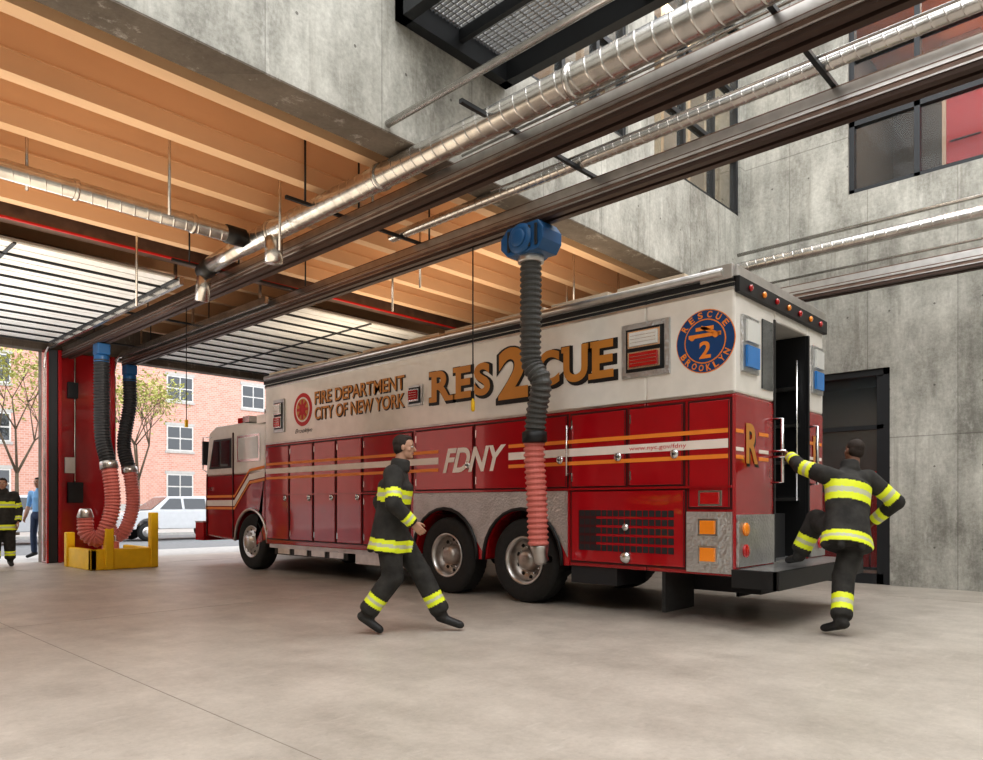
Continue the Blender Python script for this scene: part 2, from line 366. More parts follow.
b=MB(); b.spiral((-7.9,8.72,4.70),(4.45,8.72,4.70),.1,'galv'); b.cyl((4.35,8.72,4.7),(4.6,8.72,4.7),.115,'black')
for x in (-2,0.5,2.6,3.9): b.lathe((x,8.72,4.70),(1,0,0),[(.1,0),(.115,.005),(.115,.05),(.1,.055)],'galv',28,caps=False)
b.finish('spiral_duct')
b=MB(); b.spiral((6.0,-5.9,4.76),(6.0,7.5,4.76),.06,'galv',pitch=.1,n=20,ridge=.003); b.finish('spiral_duct')
b=MB(); b.spiral((11.8,-5.9,5.27),(11.8,5.4,5.27),.09,'galv',n=20); b.cyl((11.95,-5.9,5.55),(11.95,5.4,5.55),.03,'galv'); b.cyl((12.1,-5.9,5.0),(12.1,5.4,5.0),.02,'galv'); b.finish('wall_spiral_duct')
b=MB()
for x,z,r in ((4.35,4.9,.035),(5.55,4.78,.018),(5.7,4.86,.014),(5.35,4.95,.014),(5.8,4.72,.012)): b.cyl((x,-5.9,z),(x,YA-.02,z),r,'galv',10)
b.finish('conduit_run')
b=MB()
for y in (-3.2,-.6,2.0,4.4,7.2,10.2,13.6,16.4):
    b.box(4.3,6.5,y-.02,y+.02,4.685,4.72,'steel')
    if y>6:
        for x in (4.55,5.3,6.45): b.cyl((x,y,4.7),(x,y,5.64),.012,'steel',8)
b.finish('rail_hanger_bracket')
b=MB()
for (x,y,z0) in ((3.2,7.65,4.3),(4.55,7.75,4.3),(2.2,8.85,4.6),(5.2,6.8,4.5),(3.9,10.4,4.0),(6.9,7.9,4.4),(7.2,8.9,4.3),(9.4,7.0,4.3),(10.0,7.6,4.3),(10.7,7.0,4.35),(11.2,6.9,4.4)):
    b.cyl((x,y,z0),(x,y,5.64),.016,'galv',8)
b.finish('threaded_rod_set')
b=MB(); b.cyl((6.3,6.23,4.42),(6.3,6.23,2.55),.008,'black',8); b.lathe((6.3,6.23,2.4),(0,0,1),[(.012,0),(.025,.02),(.025,.12),(.01,.16)],'yellow',12); b.finish('pull_cord')
b=MB(); b.cyl((5.08,11.5,4.42),(5.08,11.5,2.6),.007,'black',8); b.box(5.06,5.10,11.48,11.52,2.5,2.62,'yellow'); b.finish('pull_cord')
for (x,y) in ((2.2,6.8),(2.3,7.8),(2.6,9.1),(1.7,9.0),(4.3,7.9),(5.6,8.6)):
    b=MB(); b.box(x-.06,x+.06,y-.04,y+.04,5.42,5.5,'galv'); b.lathe((x,y,5.36),(0,0,1),[(.02,0),(.045,.03),(.045,.06)],'doorw',12); b.cyl((x,y,5.5),(x,y,5.64),.01,'galv',8); b.finish('ceiling_sensor')

def catmull(P,step):
    P=[V(p) for p in P]; P=[P[0]*2-P[1]]+P+[P[-1]*2-P[-2]]; out=[]
    for i in range(1,len(P)-2):
        for k in range(24):
            t=k/24; a,b_,c,d=P[i-1:i+3]
            out.append(.5*((2*b_)+(c-a)*t+(2*a-5*b_+4*c-d)*t*t+(3*b_-a-3*c+d)*t**3))
    out.append(P[-2]); res=[out[0]]; acc=0
    for p,q in zip(out,out[1:]):
        l=(q-p).length; 
        while acc+l>=step:
            f=(step-acc)/l; p=p.lerp(q,f); l=(q-p).length; acc=0; res.append(p.copy())
        acc+=l
    return res
def hose(b,P,r,frac=.5,ma='hoseb',mb='hoser'):
    pts=catmull(P,.016); n=len(pts)
    b.tube(pts,lambda i:r*(1.0 if i%4<2 else .86),ma,18,False,mf=lambda i: ma if i<n*frac else mb)
    return pts
root=empty('exhaust_hose_reel')
b=MB()
b.box(6.2,6.4,5.1,5.5,4.38,4.425,'steel')
b.prism([(4.98,4.18),(5.05,4.08),(5.5,4.08),(5.6,4.18),(5.6,4.3),(5.5,4.4),(5.05,4.4),(4.98,4.3)],'X',6.12,6.46,'blue')
b.lathe((6.08,5.3,4.24),(1,0,0),[(.12,0),(.17,.02),(.17,.42),(.12,.44)],'blue',28)
b.lathe((6.05,5.3,4.24),(1,0,0),[(.05,0),(.1,.01),(.1,.04)],'blue',20)
for k in range(5): b.box(6.1,6.12,5.05+k*.1,5.09+k*.1,4.12,4.36,'steel')
b.lathe((6.3,5.3,4.0),(0,0,1),[(.13,0),(.15,.01),(.15,.1),(.12,.12)],'alu',28)
b.finish('blower',root,bevel=.012)
b=MB()
P=[(6.3,5.3,4.02),(6.3,5.3,3.4),(6.33,5.32,2.9),(6.36,5.2,2.65),(6.4,5.3,2.3),(6.42,5.35,1.9),(6.45,5.34,1.4),(6.47,5.33,.78)]
hose(b,P,.125,frac=.60,ma='hoseg'); b.lathe((6.40,5.33,2.10),(.03,0,-1),[(.125,0),(.145,.01),(.145,.12),(.125,.13)],'black',24)
b.finish('hose',root)
b=MB(); b.lathe((6.48,5.33,.8),(.2,0,-1),[(.1,0),(.11,.03),(.10,.08),(.085,.14),(.09,.2),(.06,.24)],'alu',24); b.cyl((6.5,5.33,.64),(6.75,5.4,.6),.05,'chrome'); b.finish('nozzle',root)
for (x,y,xt_) in ((5.08,15.3,5.08),(6.3,17.2,6.16)):
    root=empty('parked_exhaust_hose'); b=MB()
    b.box(x-.12,x+.12,y-.14,y+.14,4.2,4.42,'blue'); b.lathe((x,y,4.05),(0,0,1),[(.12,0),(.14,.02),(.14,.15)],'blue',20); b.finish('trolley',root,bevel=.02)
    b=MB(); P=[(x,y,4.1),(x,y,3.5),(xt_,y-.05,2.6),(xt_+.06,y-.25,1.95),(xt_+.1,y-.3,1.3),(xt_,y-.3,.85),(xt_-.12,y-.2,.58),(xt_-.3,y-.1,.7),(xt_-.32,y-.08,1.0)]
    hose(b,P,.15,frac=.52,mb='hoser'); b.finish('hose',root)
    b=MB(); b.lathe((xt_+.05,y-.22,2.1),(.05,-.2,-1),[(.14,0),(.165,.01),(.165,.14),(.14,.15)],'alu',24); b.lathe((xt_-.32,y-.08,1.0),(0,0,1),[(.13,0),(.15,.02),(.11,.16),(.09,.18)],'alu',20); b.finish('collar',root)

# ------------------------------------------------------------------ overhead doors, piers
def odoor(name,x0,x1):
    b=MB(); z=4.66; y=10.9
    while y<16.8:
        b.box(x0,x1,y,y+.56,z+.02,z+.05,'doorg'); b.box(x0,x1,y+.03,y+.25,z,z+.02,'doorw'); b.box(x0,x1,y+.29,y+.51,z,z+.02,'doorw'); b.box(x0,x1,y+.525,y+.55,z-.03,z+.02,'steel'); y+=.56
    for i in (0,3,6):
        xx=x0+(x1-x0)*i/6; b.box(xx-.02,xx+.02,10.9,y,z-.02,z,'steel')
    b.finish(name)
    b=MB()
    for xx in (x0-.05,x1+.05):
        b.box(xx-.03,xx+.03,10.8,17.2,z-.1,z+.02,'galv')
        pts=[(xx,17.2+.4*math.sin(a*math.pi/16),z-.5+.45*math.cos(a*math.pi/16)) for a in range(9)]; b.tube(pts,lambda i:.03,'galv',8); b.box(xx-.03,xx+.03,17.56,17.62,0.05,4.2,'galv')
        for yy in (11,13.5,16): b.box(xx-.02,xx+.02,yy,yy+.04,z,5.19,'galv')
    b.finish('overhead_track')
odoor('door_2',6.15,10.45); odoor('door_3',.5,4.65)
b=MB(); b.box(-8,XW,10.62,10.78,4.84,5.15,'rust'); b.box(-8,XW,10.58,10.62,4.84,4.865,'lred'); b.finish('trim_beam')
b=MB(); b.box(4.74,4.93,17.5,YS-.002,0,4.6,'steel'); b.box(5.0,6.0,17.66,YS-.002,0,4.6,'red'); b.box(4.93,5.0,17.45,17.7,0,4.6,'red'); b.box(4.70,4.74,17.42,YS-.002,0,4.6,'red'); b.box(5.98,6.06,17.4,YS-.002,0,4.6,'red')
b.finish('pier_cladding',bevel=.01)
b=MB(); b.box(5.15,5.45,17.55,17.655,1.3,1.75,'steel'); b.box(5.1,5.3,17.6,17.655,1.95,2.3,'lensw'); b.box(5.15,5.35,17.55,17.655,3.6,3.95,'steel'); b.cyl((5.3,17.62,1.75),(5.3,17.62,4.6),.02,'galv',8); b.finish('control_box',bevel=.01)
b=MB(); b.box(4.75,5.95,14.9,15.02,.0,.40,'yellow'); b.box(4.75,4.87,14.9,16.3,0,.40,'yellow'); b.box(5.83,5.95,14.9,16.3,0,.40,'yellow')
b.box(5.85,6.0,14.86,15.02,0,1.10,'yellow'); b.box(5.0,5.16,14.86,15.0,0,.80,'yellow'); b.box(4.72,4.88,16.2,16.36,0,.70,'yellow')
b.finish('yellow_guard_barrier',bevel=.02)
b=MB(); b.cyl((5.45,15.9,.0),(5.45,15.9,.5),.16,'hoser'); b.cyl((5.45,15.9,.5),(5.45,15.9,.62),.1,'alu'); b.finish('hose_dock',bevel=.01)

# ------------------------------------------------------------------ street
b=MB(); b.box(-60,90,18.1,21,-.25,-.02,'walk'); b.box(-60,90,32.5,42,-.25,.02,'walk'); b.box(-60,90,21,32.5,-.3,-.1,'asph'); b.finish('street_ground')
root=empty('brick_building'); b=MB(); b.box(-40,80,42,50,0,14,'brick'); b.box(-40,80,41.85,42,0,1.3,'walk'); b.box(-40,80,41.8,42,13.4,14,'walk'); b.finish('facade',root)
b=MB(); x=-10.2
while x<50:
    for z in (1.6,4.4,7.3,10.2):
        w=1.55; h=1.45
        b.box(x-.08,x+w+.08,41.93,42,z-.14,z,'walk'); b.box(x-.08,x+w+.08,41.95,42,z+h,z+h+.18,'walk')
        b.box(x,x+w,41.97,42,z,z+h,'wf'); b.box(x+.08,x+w/2-.04,41.95,41.98,z+.08,z+h/2-.04,'glass'); b.box(x+w/2+.04,x+w-.08,41.95,41.98,z+.08,z+h/2-.04,'glass')
        b.box(x+.08,x+w/2-.04,41.95,41.98,z+h/2+.04,z+h-.08,'glass'); b.box(x+w/2+.04,x+w-.08,41.95,41.98,z+h/2+.04,z+h-.08,'glass')
    x+=4.6
b.finish('windows',root)
def tree(x,y,h):
    root=empty('street_tree'); b=MB(); L=MB()
    def br(p,d,l,r,n):
        q=p+d*l; b.cyl(p,q,r,'bark',8,r*.65)
        if n==0 or r<.008:
            for _ in range(30):
                c=q+V((random.gauss(0,.45),random.gauss(0,.45),random.gauss(0,.4))); s=random.uniform(.05,.1)
                u=V((random.uniform(-1,1),random.uniform(-1,1),random.uniform(-1,1))).normalized()*s; a,_b=frame(u); a=a*s*.7
                L.add([c-u,c+a,c+u,c-a],[(0,1,2,3)],'leaf')
            return
        for _ in range(3):
            nd=(d+V((random.uniform(-.8,.8),random.uniform(-.8,.8),random.uniform(-.1,.55)))).normalized(); br(q,nd,l*.72,r*.55,n-1)
    br(V((x,y,0)),V((0,0,1)),h*.34,.10,4); b.finish('trunk',root); L.finish('leaves',root,recalc=False)
tree(12.9,34.2,7.0); tree(8.2,34.4,7.5)
def car(x,y,m):
    root=empty('parked_car'); b=MB()
    body=[(-2.3,.35),(-2.32,.75),(-2.2,.98),(-1.2,1.06),(2.1,1.06),(2.28,.9),(2.3,.38),(1.85,.3)]
    def arch(c): return [(c+.4*math.cos(a),.34+.4*math.sin(a)) for a in [math.pi*i/8 for i in range(9)]]
    poly=[(x+p,z) for p,z in body]+[(x+p,z) for p,z in arch(1.45)]+[(x+p,z) for p,z in arch(-1.4)]
    b.prism(poly,'Y',y-.88,y+.88,m)
    vs=[(x-1.25,1.04),(x-.55,1.58),(x+1.7,1.6),(x+2.15,1.04)]
    P=[(vs[0][0],y-.86,vs[0][1]),(vs[1][0],y-.68,vs[1][1]),(vs[2][0],y-.68,vs[2][1]),(vs[3][0],y-.86,vs[3][1])]
    Q=[(a,2*y-c,d) for a,c,d in P]; b.add(P+Q,[(0,1,2,3),(7,6,5,4),(0,4,5,1),(1,5,6,2),(2,6,7,3),(0,3,7,4)],m)
    b.finish('body',root,bevel=.05)
    b=MB()
    for a,c in ((-.95,-.1),(0.0,.85),(.95,1.65)):
        xa=a if a>-.5 else a+.42
        b.add([(x+a,y-.862,1.1),(x+xa,y-.715,1.5),(x+c,y-.715,1.5),(x+c,y-.862,1.1)],[(0,1,2,3)],'glass')
    b.add([(x-1.24,y-.75,1.08),(x-.6,y-.6,1.55),(x-.6,y+.6,1.55),(x-1.24,y+.75,1.08)],[(0,1,2,3)],'glass')
    b.box(x-2.34,x-2.25,y-.8,y-.45,.72,.88,'lensw'); b.box(x+2.24,x+2.32,y-.82,y-.5,.75,.95,'lensr'); b.finish('glass',root)
    b=MB()
    for wx in (-1.4,1.45):
        for s in (-1,1): b.lathe((x+wx,y+s*.9,.24),(0,-s,0),[(.2,0),(.3,.0),(.33,.04),(.33,.2)],'rubber',24); b.lathe((x+wx,y+s*.905,.24),(0,-s,0),[(.05,-.0),(.2,.0),(.2,.05)],'alu',24)
    b.finish('wheels',root)
for x,y,m in ((12.2,28.6,'carw'),(6.6,28.8,'carw'),(18.2,28.7,'carw')): car(x,y,m)

# ------------------------------------------------------------------ fire truck
T=empty('fire_truck'); XL=6.97; XR=9.52; YR=3.18; YM=4.2; YF=12.4; ZB=.52; ZW=2.39; ZT=3.58
def arc(c,r=.64,z=.54,n=14,z0=ZB):
    a0=math.asin((z0-z)/r); return [(c+r*math.cos(a),z+r*math.sin(a)) for a in [a0+(math.pi-2*a0)*i/n for i in range(n+1)]]
A1,A2,AF=6.01,7.446,12.97
b=MB()
poly=[(YF,ZB),(YF,ZW),(YM,ZW),(YM,ZB)]+arc(A1)[::-1]+arc(A2)[::-1]
b.prism(poly,'X',XL,XR,'red')
b.box(XL,XR,YM,YF,ZW,ZT,'white')
b.box(XL,7.98,YR,YM,ZB,ZW,'red'); b.box(XL,7.98,YR,YM,ZW,ZT,'white'); b.box(8.98,XR,YR,YM,ZB,ZW,'red'); b.box(8.98,XR,YR,YM,ZW,ZT,'white'); b.box(7.98,8.98,YR,YM,3.3,ZT,'white')
b.finish('body_shell',T,bevel=.025)
b=MB(); b.box(7.98,8.98,YR+.02,YM,.52,.62,'diam'); b.box(7.99,8.97,YR+.3,YM,.62,.9,'diam'); b.box(7.99,8.97,YR+.55,YM,.9,1.2,'diam'); b.box(7.985,8.975,YM-.03,YM-.001,1.2,3.3,'dark'); b.box(7.982,7.99,YR+.02,YM,.6,3.3,'black'); b.box(8.97,8.978,YR+.02,YM,.6,3.3,'black')
b.box(8.1,8.86,YM-.06,YM-.03,1.25,3.2,'black'); b.box(8.25,8.7,YM-.07,YM-.06,2.2,3.0,'glass'); b.box(7.94,7.98,YR-.012,YR+.05,.62,3.3,'black'); b.box(8.98,9.02,YR-.012,YR+.05,.62,3.3,'black')
for k in range(4): b.box(8.9,8.97,YR+.1,YR+.5,1.3+k*.45,1.34+k*.45,'alu')
b.cyl((8.9,YR+.1,1.3),(8.9,YR+.1,3.0),.015,'chrome'); b.finish('rear_entry',T)
b=MB(); b.box(XL+.02,XR-.02,YR+.02,YF-.02,ZT,ZT+.07,'alu'); b.box(XL-.03,XL+.05,YR+.0,YF,ZT-.07,ZT-.015,'black'); b.cyl((XL-.05,YR+.1,ZT+.03),(XL-.05,YF-.1,ZT+.03),.045,'alu'); b.box(XL-.012,XL+.02,YR,YF,ZT-.15,ZT-.12,'alu'); b.box(XL-.008,XL+.02,YR,YF,ZT-.115,ZT-.08,'dark')
b.box(XL-.01,XL+.01,YR,YF,ZW-.012,ZW+.018,'alu')
for i in range(9): b.box(7.05,7.5,YR+.6+i*.97,YR+1.45+i*.97,ZT+.07,ZT+.16,'beige')
b.box(7.6,9.3,YR+.5,YF-.5,ZT+.07,ZT+.1,'beige')
b.box(XL-.005,XR,YR-.03,YR+.02,ZT-.02,ZT+.09,'alu'); b.box(XL,XR,YR-.05,YR,ZT-.18,ZT-.02,'black')
for i in range(7): b.lathe((XL+.25+i*.34,YR-.05,ZT-.1),(0,-1,0),[(.034,0),(.034,.02),(.02,.03)],'lenso' if i%2 else 'lensr',16)
b.box(XL-.06,XL,YR+.0,YR+.35,ZT-.05,ZT+.1,'alu'); b.finish('roof_trim',T,bevel=.006)
b=MB(); g=MB(); h=MB(); xo=XL-.022
def panel(y0,y1,z0,z1,handle=True):
    g.box(XL-.006,XL,y0-.014,y1+.014,z0-.014,z1+.014,'redgap'); b.box(xo,XL-.004,y0+.008,y1-.008,z0+.008,z1-.008,'redpanel')
    g.box(xo-.001,xo+.004,y0+.012,y0+.02,z0+.02,z1-.02,'redgap')
    if handle:
        hy,hz=y0+.1,(z0+z1)/2-.1
        h.lathe((xo-.004,hy,hz),(-1,0,0),[(.05,0),(.05,.012),(.03,.02)],'chrome',20); h.lathe((xo-.024,hy,hz),(-1,0,0),[(.012,0),(.012,.02)],'black',12); h.box(xo-.039,xo-.024,hy-.008,hy+.008,hz-.04,hz+.04,'chrome')
        for zz in (z0+.12,z1-.12): h.box(xo-.008,xo+.002,y1-.03,y1-.012,zz-.05,zz+.05,'chrome')
for y0,y1 in ((3.74,4.41),(4.45,5.22),(5.28,6.83),(6.87,8.06),(8.14,9.32)): panel(y0,y1,1.46,2.33)
panel(3.72,5.22,.58,1.42,False); panel(8.2,9.32,.62,1.42)
for y0,y1 in ((9.37,10.05),(10.09,10.73),(10.77,11.5),(11.54,12.3)): panel(y0,y1,.62,2.33)
panel(3.22,3.68,1.22,2.33,False)
b.finish('compartment_doors',T,bevel=.008); g.finish('door_seams',T)
h.box(xo-.02,XL,3.2,12.35,1.425,1.45,'red')
for i in range(16): 
    for j in range(5): h.box(xo-.004,xo,3.85+i*.078,3.915+i*.078,.72+j*.1,.79+j*.1,'dark')
h.box(xo-.003,xo,4.85,5.1,.72,1.19,'redgap')
h.lathe((xo,4.45,.66),(-1,0,0),[(.07,0),(.07,.02),(.04,.05)],'chrome',20); h.lathe((xo,4.45,1.0),(-1,0,0),[(.04,0),(.04,.02)],'chrome',20)
h.finish('door_hardware',T)
b=MB()
pl=[(8.12,1.42),(5.25,1.42),(5.25,ZB)]+arc(A1,.645)[::-1]+arc(A2,.645)[::-1]+[(8.12,ZB)]
b.prism(pl,'X',XL-.014,XL-.002,'redpanel')
def dp(y0,y1):
    n=24; lo=[]
    for i in range(n+1):
        y=y0+(y1-y0)*i/n; z=.62
        for c in (A1,A2):
            if abs(y-c)<.68: z=max(z,.54+math.sqrt(.68**2-(y-c)**2))
        lo.append((y,min(z,1.4)))
    return lo+[(y1,1.42),(y0,1.42)]
b.prism(dp(5.27,8.1),'X',XL-.022,XL-.003,'diam')
b.box(XL-.03,XL+.001,3.2,3.7,.55,1.18,'diam'); b.box(XR-.001,XR+.03,3.2,3.7,.55,1.18,'diam')
for c in (A1,A2):
    pts=[(XL-.025,y,z) for y,z in arc(c,.66)]; b.tube(pts,lambda i:.024,'black',8)
b.finish('wheel_well_trim',T)
b=MB()
for z in (.74,1.02): 
    b.box(XL-.05,XL-.03,3.34,3.56,z-.09,z+.09,'chrome'); b.box(XL-.07,XL-.05,3.37,3.53,z-.07,z+.07,'lenso')
b.box(XL-.04,XL-.02,3.3,3.56,1.24,1.4,'chrome'); b.box(XL-.06,XL-.04,3.33,3.53,1.26,1.38,'lensr')
def lamp(yc,zc,w,h_,parts,x=XL):
    b.box(x-.03,x,yc-w/2,yc+w/2,zc-h_/2,zc+h_/2,'diam'); b.box(x-.036,x-.03,yc-w*.40,yc+w*.40,zc-h_*.40,zc+h_*.40,'black')
    for (m,z0,z1) in parts:
        b.box(x-.06,x-.036,yc-w*.34,yc+w*.34,zc+z0-.02,zc+z1+.02,'chrome'); b.box(x-.078,x-.06,yc-w*.29,yc+w*.29,zc+z0,zc+z1,m)
        for k in range(1,4): 
            zz=zc+z0+(z1-z0)*k/4; b.box(x-.081,x-.077,yc-w*.27,yc+w*.27,zz-.003,zz+.003,'chrome')
lamp(4.2,2.97,.60,.6,[('lensw',.04,.19),('lensr',-.19,-.04)])
lamp(8.07,2.86,.32,.3,[('lensr',-.07,.07)])
lamp(11.87,2.88,.36,.6,[('lensw',.04,.2),('lensr',-.2,-.04)])
b.finish('side_marker_lights',T,bevel=.004)
b=MB()
def rlamp(x0,x1,z0,z1):
    b.box(x0,x1,YR-.03,YR,z0,z1,'diam'); zm=(z0+z1)/2
    b.box(x0+.05,x1-.05,YR-.06,YR-.03,z0+.05,zm-.02,'lblue'); b.box(x0+.05,x1-.05,YR-.06,YR-.03,zm+.02,z1-.05,'lensw')
rlamp(7.1,7.5,2.62,3.2); rlamp(9.08,9.44,2.62,3.2)
b.box(7.62,7.9,YR-.015,YR,2.5,3.25,'glass'); b.box(7.0,7.9,YR-.03,YR,.62,1.15,'diam'); b.box(9.02,9.5,YR-.03,YR,.62,1.15,'diam')
for x in (7.15,9.3):
    for z in (.78,1.0): b.lathe((x,YR-.03,z),(0,-1,0),[(.07,0),(.07,.02),(.04,.035)],'lensr' if z<.9 else 'lenso',20)
for x in (7.05,9.1):
    for z,m in ((1.985,'orange'),(1.8,'stripe'),(1.72,'orange')): b.box(x-.06,x+.12,YR-.006,YR,z,z+.04,m); b.box(x+.5 if x<8 else x+.2,x+.75 if x<8 else x+.35,YR-.006,YR,z,z+.04,m)
b.box(6.95,9.54,2.76,YR,.5,.6,'diam'); b.box(6.93,9.56,2.72,2.78,.42,.6,'black'); b.box(6.93,7.0,2.74,3.2,.42,.6,'black'); 
b.finish('rear_equipment',T,bevel=.006)
b=MB()
for x in (7.94,9.02): b.tube([(x,YR,1.5),(x,YR-.1,1.5),(x,YR-.1,2.2),(x,YR,2.2)],lambda i:.018,'chrome',10)
b.tube([(7.9,YR,1.84),(7.9,YR-.15,1.84),(7.9,YR-.15,1.78),(7.9,YR,1.78)],lambda i:.015,'chrome',8)
b.cyl((XL-.08,5.24,1.6),(XL-.08,5.24,2.2),.012,'chrome',8); b.box(XL-.08,XL,5.23,5.25,1.62,1.64,'chrome'); b.box(XL-.08,XL,5.23,5.25,2.16,2.18,'chrome')
b.finish('grab_rails',T)
b=MB(); xs=XL-.027
for z0,z1,m in ((1.985,2.03,'orange'),(1.83,1.925,'stripe'),(1.725,1.77,'orange')):
    b.box(xs,xs+.004,3.24,6.22,z0,z1,m); b.box(xs,xs+.004,7.56,12.32,z0,z1,m)
b.finish('reflective_stripes',T)
xt=XL-.012; letters=[('R',7.72,7.30),('E',7.22,6.92),('S',6.86,6.56),('C',5.76,5.40),('U',5.34,4.98),('E',4.92,4.62)]
b=MB(); w=MB()
for i,(c,ya,yb) in enumerate(letters):
    z0=2.72; hh=.44
    text(f'letter_{i}_shadow',T,c,'black',(xt+.006,ya-.015,z0-.045),SX,UZ,(ya-yb)+.045,hh+.05,.06)
    text(f'letter_{i}',T,c,'gold',(xt,ya,z0),SX,UZ,(ya-yb),hh,.035)
    def serif(y,z): b.box(xt-.001,xt+.003,y-.055,y+.05,z,z+.07,'gold'); w.box(xt+.004,xt+.008,y-.09,y+.06,z-.04,z+.08,'black')
    if c in 'RE': serif(ya,z0); serif(ya,z0+hh-.07)
    if c=='R': serif(yb,z0)
    if c=='U': serif(ya-.02,z0+hh-.07); serif(yb+.02,z0+hh-.07)
b.finish('letter_serifs',T); w.finish('letter_serif_shadows',T)
text('numeral_2_shadow',T,'2','black',(xt+.003,6.46,2.56),SX,UZ,.60,.75,.06)
text('numeral_2',T,'2','gold',(xt-.003,6.41,2.62),SX,UZ,.51,.67,.04)
for s,z in (('FIRE DEPARTMENT',2.99),('CITY OF NEW YORK',2.72)):
    text('dept_shadow',T,s,'black',(xt+.006,10.71,z-.02),SX,UZ,2.41,.23,.03); text('dept_text',T,s,'gold',(xt,10.72,z),SX,UZ,2.40,.21,.018)
text('fdny_text',T,'FDNY','stripe',(xs-.003,7.46,1.70),SX,UZ,1.2,.34,.03,.35)
text('url_text',T,'www.nyc.gov/fdny','lred',(xs-.004,4.4,1.845),SX,UZ,.7,.06,.0)
text('letter_R_rear',T,'R','gold',(7.22,YR-.008,1.68),V((1,0,0)),UZ,.30,.42,.03); text('letter_R_rear_shadow',T,'R','black',(7.25,YR-.004,1.65),V((1,0,0)),UZ,.30,.42,.03)
text('letter_R_rear_far',T,'R','gold',(9.15,YR-.008,1.68),V((1,0,0)),UZ,.26,.42,.03)
def disc(b,y,z,r,m,x): b.lathe((x,y,z),(-1,0,0),[(r,0),(r,.004)],m,40,False)
b=MB(); disc(b,3.5,2.95,.33,'orange',XL); disc(b,3.5,2.95,.32,'navy',XL-.003); disc(b,3.5,2.95,.232,'orange',XL-.006); disc(b,3.5,2.95,.218,'navy',XL-.009)
b.box(XL-.017,XL-.013,3.32,3.68,2.99,3.03,'orange'); b.box(XL-.017,XL-.013,3.40,3.60,3.06,3.10,'orange'); b.obox((XL-.015,3.44,3.05),(.004,0,0),(0,.2,.1),(0,-.015,.03),'orange'); disc(b,3.64,3.0,.03,'orange',XL-.014); disc(b,3.38,3.0,.03,'orange',XL-.014)
disc(b,11.1,2.93,.29,'lred',XL); disc(b,11.1,2.93,.22,'stripe',XL-.005); disc(b,11.1,2.93,.19,'gold',XL-.008); disc(b,11.1,2.93,.1,'lred',XL-.011)
for k in range(8):
    a=k*math.pi/4; b.obox((XL-.016,11.1+.11*math.cos(a),2.93+.11*math.sin(a)),(.004,0,0),V((0,math.cos(a),math.sin(a)))*.12,V((0,-math.sin(a),math.cos(a)))*.05,'lred')
b.finish('emblems',T)
text('emblem_numeral',T,'2','orange',(XL-.015,3.56,2.77),SX,UZ,.13,.18,.03)
def arctext(s,yc,zc,r,a0,a1,flip,m):
    for i,c in enumerate(s):
        a=math.radians(a0+(a1-a0)*i/(len(s)-1)); e=SX*math.cos(a)+UZ*math.sin(a); t=SX*math.sin(a)-UZ*math.cos(a)
        up=e
        if flip: up=-e; t=-t
        hh=.068; ww=.056; o=V((XL-.009,yc,zc))+e*r-t*ww/2-up*hh/2
        text('emblem_char',T,c,m,o,t,up,ww,hh,.035)
arctext('RESCUE',3.5,2.95,.276,145,35,False,'orange'); arctext('BROOKLYN',3.5,2.95,.276,210,330,True,'orange')
text('signature_text',T,'Brooklyn','black',(XL-.004,11.35,2.5),SX,UZ,.55,.1,0,.4)
# cab
b=MB(); CF=14.9; ZC=1.86
ar=arc(AF,.62)
poly=[(YF+.33,.54),(YF+.02,.9),(YF+.02,ZC),(CF,ZC),(CF+.02,.6),(13.61,.54)]+[p for p in ar if p[1]>=.56]
b.prism(poly,'X',XL+.02,XR-.02,'red')
b.prism([(YF+.02,ZC),(YF+.02,2.80),(YF+.9,2.88),(CF-.45,2.88),(CF-.14,2.76),(CF,ZC)],'X',XL+.025,XR-.025,'white')
b.finish('cab_shell',T,bevel=.04)
b=MB(); xc=XL+.008
b.prism([(13.76,2.0),(13.76,2.6),(14.5,2.6),(14.7,2.0)],'X',xc,xc+.02,'black'); b.prism([(13.80,2.04),(13.80,2.56),(14.46,2.56),(14.63,2.04)],'X',xc-.004,xc,'glass')
b.box(xc,xc+.02,12.62,13.5,2.1,2.62,'chrome'); b.box(xc-.006,xc,12.68,13.44,2.15,2.57,'lensw')
b.add([(XL+.2,CF+.01,1.95),(XL+.25,CF-.10,2.7),(XR-.25,CF-.10,2.7),(XR-.2,CF+.01,1.95)],[(0,1,2,3)],'glass')
b.box(XL+.3,XR-.3,CF,CF+.04,1.0,1.5,'chrome'); b.box(XL+.05,XL+.35,CF,CF+.05,1.0,1.3,'lensw'); b.box(XR-.35,XR-.05,CF,CF+.05,1.0,1.3,'lensw')
b.box(XL-.01,XR+.01,CF+.02,CF+.4,.5,.88,'redpanel'); b.box(XL-.02,XR+.02,CF+.02,CF+.41,.88,.91,'diam')
b.tube([(XL+.02,AF+.63*math.cos(a),.54+.63*math.sin(a)) for a in [math.pi*i/14 for i in range(15)]],lambda i:.03,'alu',8)
b.box(XL+.0,XL+.03,13.66,13.68,.6,2.7,'redgap'); b.box(XL+.0,XL+.03,14.80,14.815,.6,1.9,'redgap')
b.box(XL-.01,XL+.02,14.55,14.7,1.55,1.62,'chrome')
b.tube([(XL+.03,14.6,2.66),(XL-.02,14.93,2.68),(XL-.02,14.93,2.0),(XL+.03,14.85,1.95)],lambda i:.013,'chrome',8); b.box(XL-.03,XL+.12,14.9,14.96,2.1,2.6,'black')
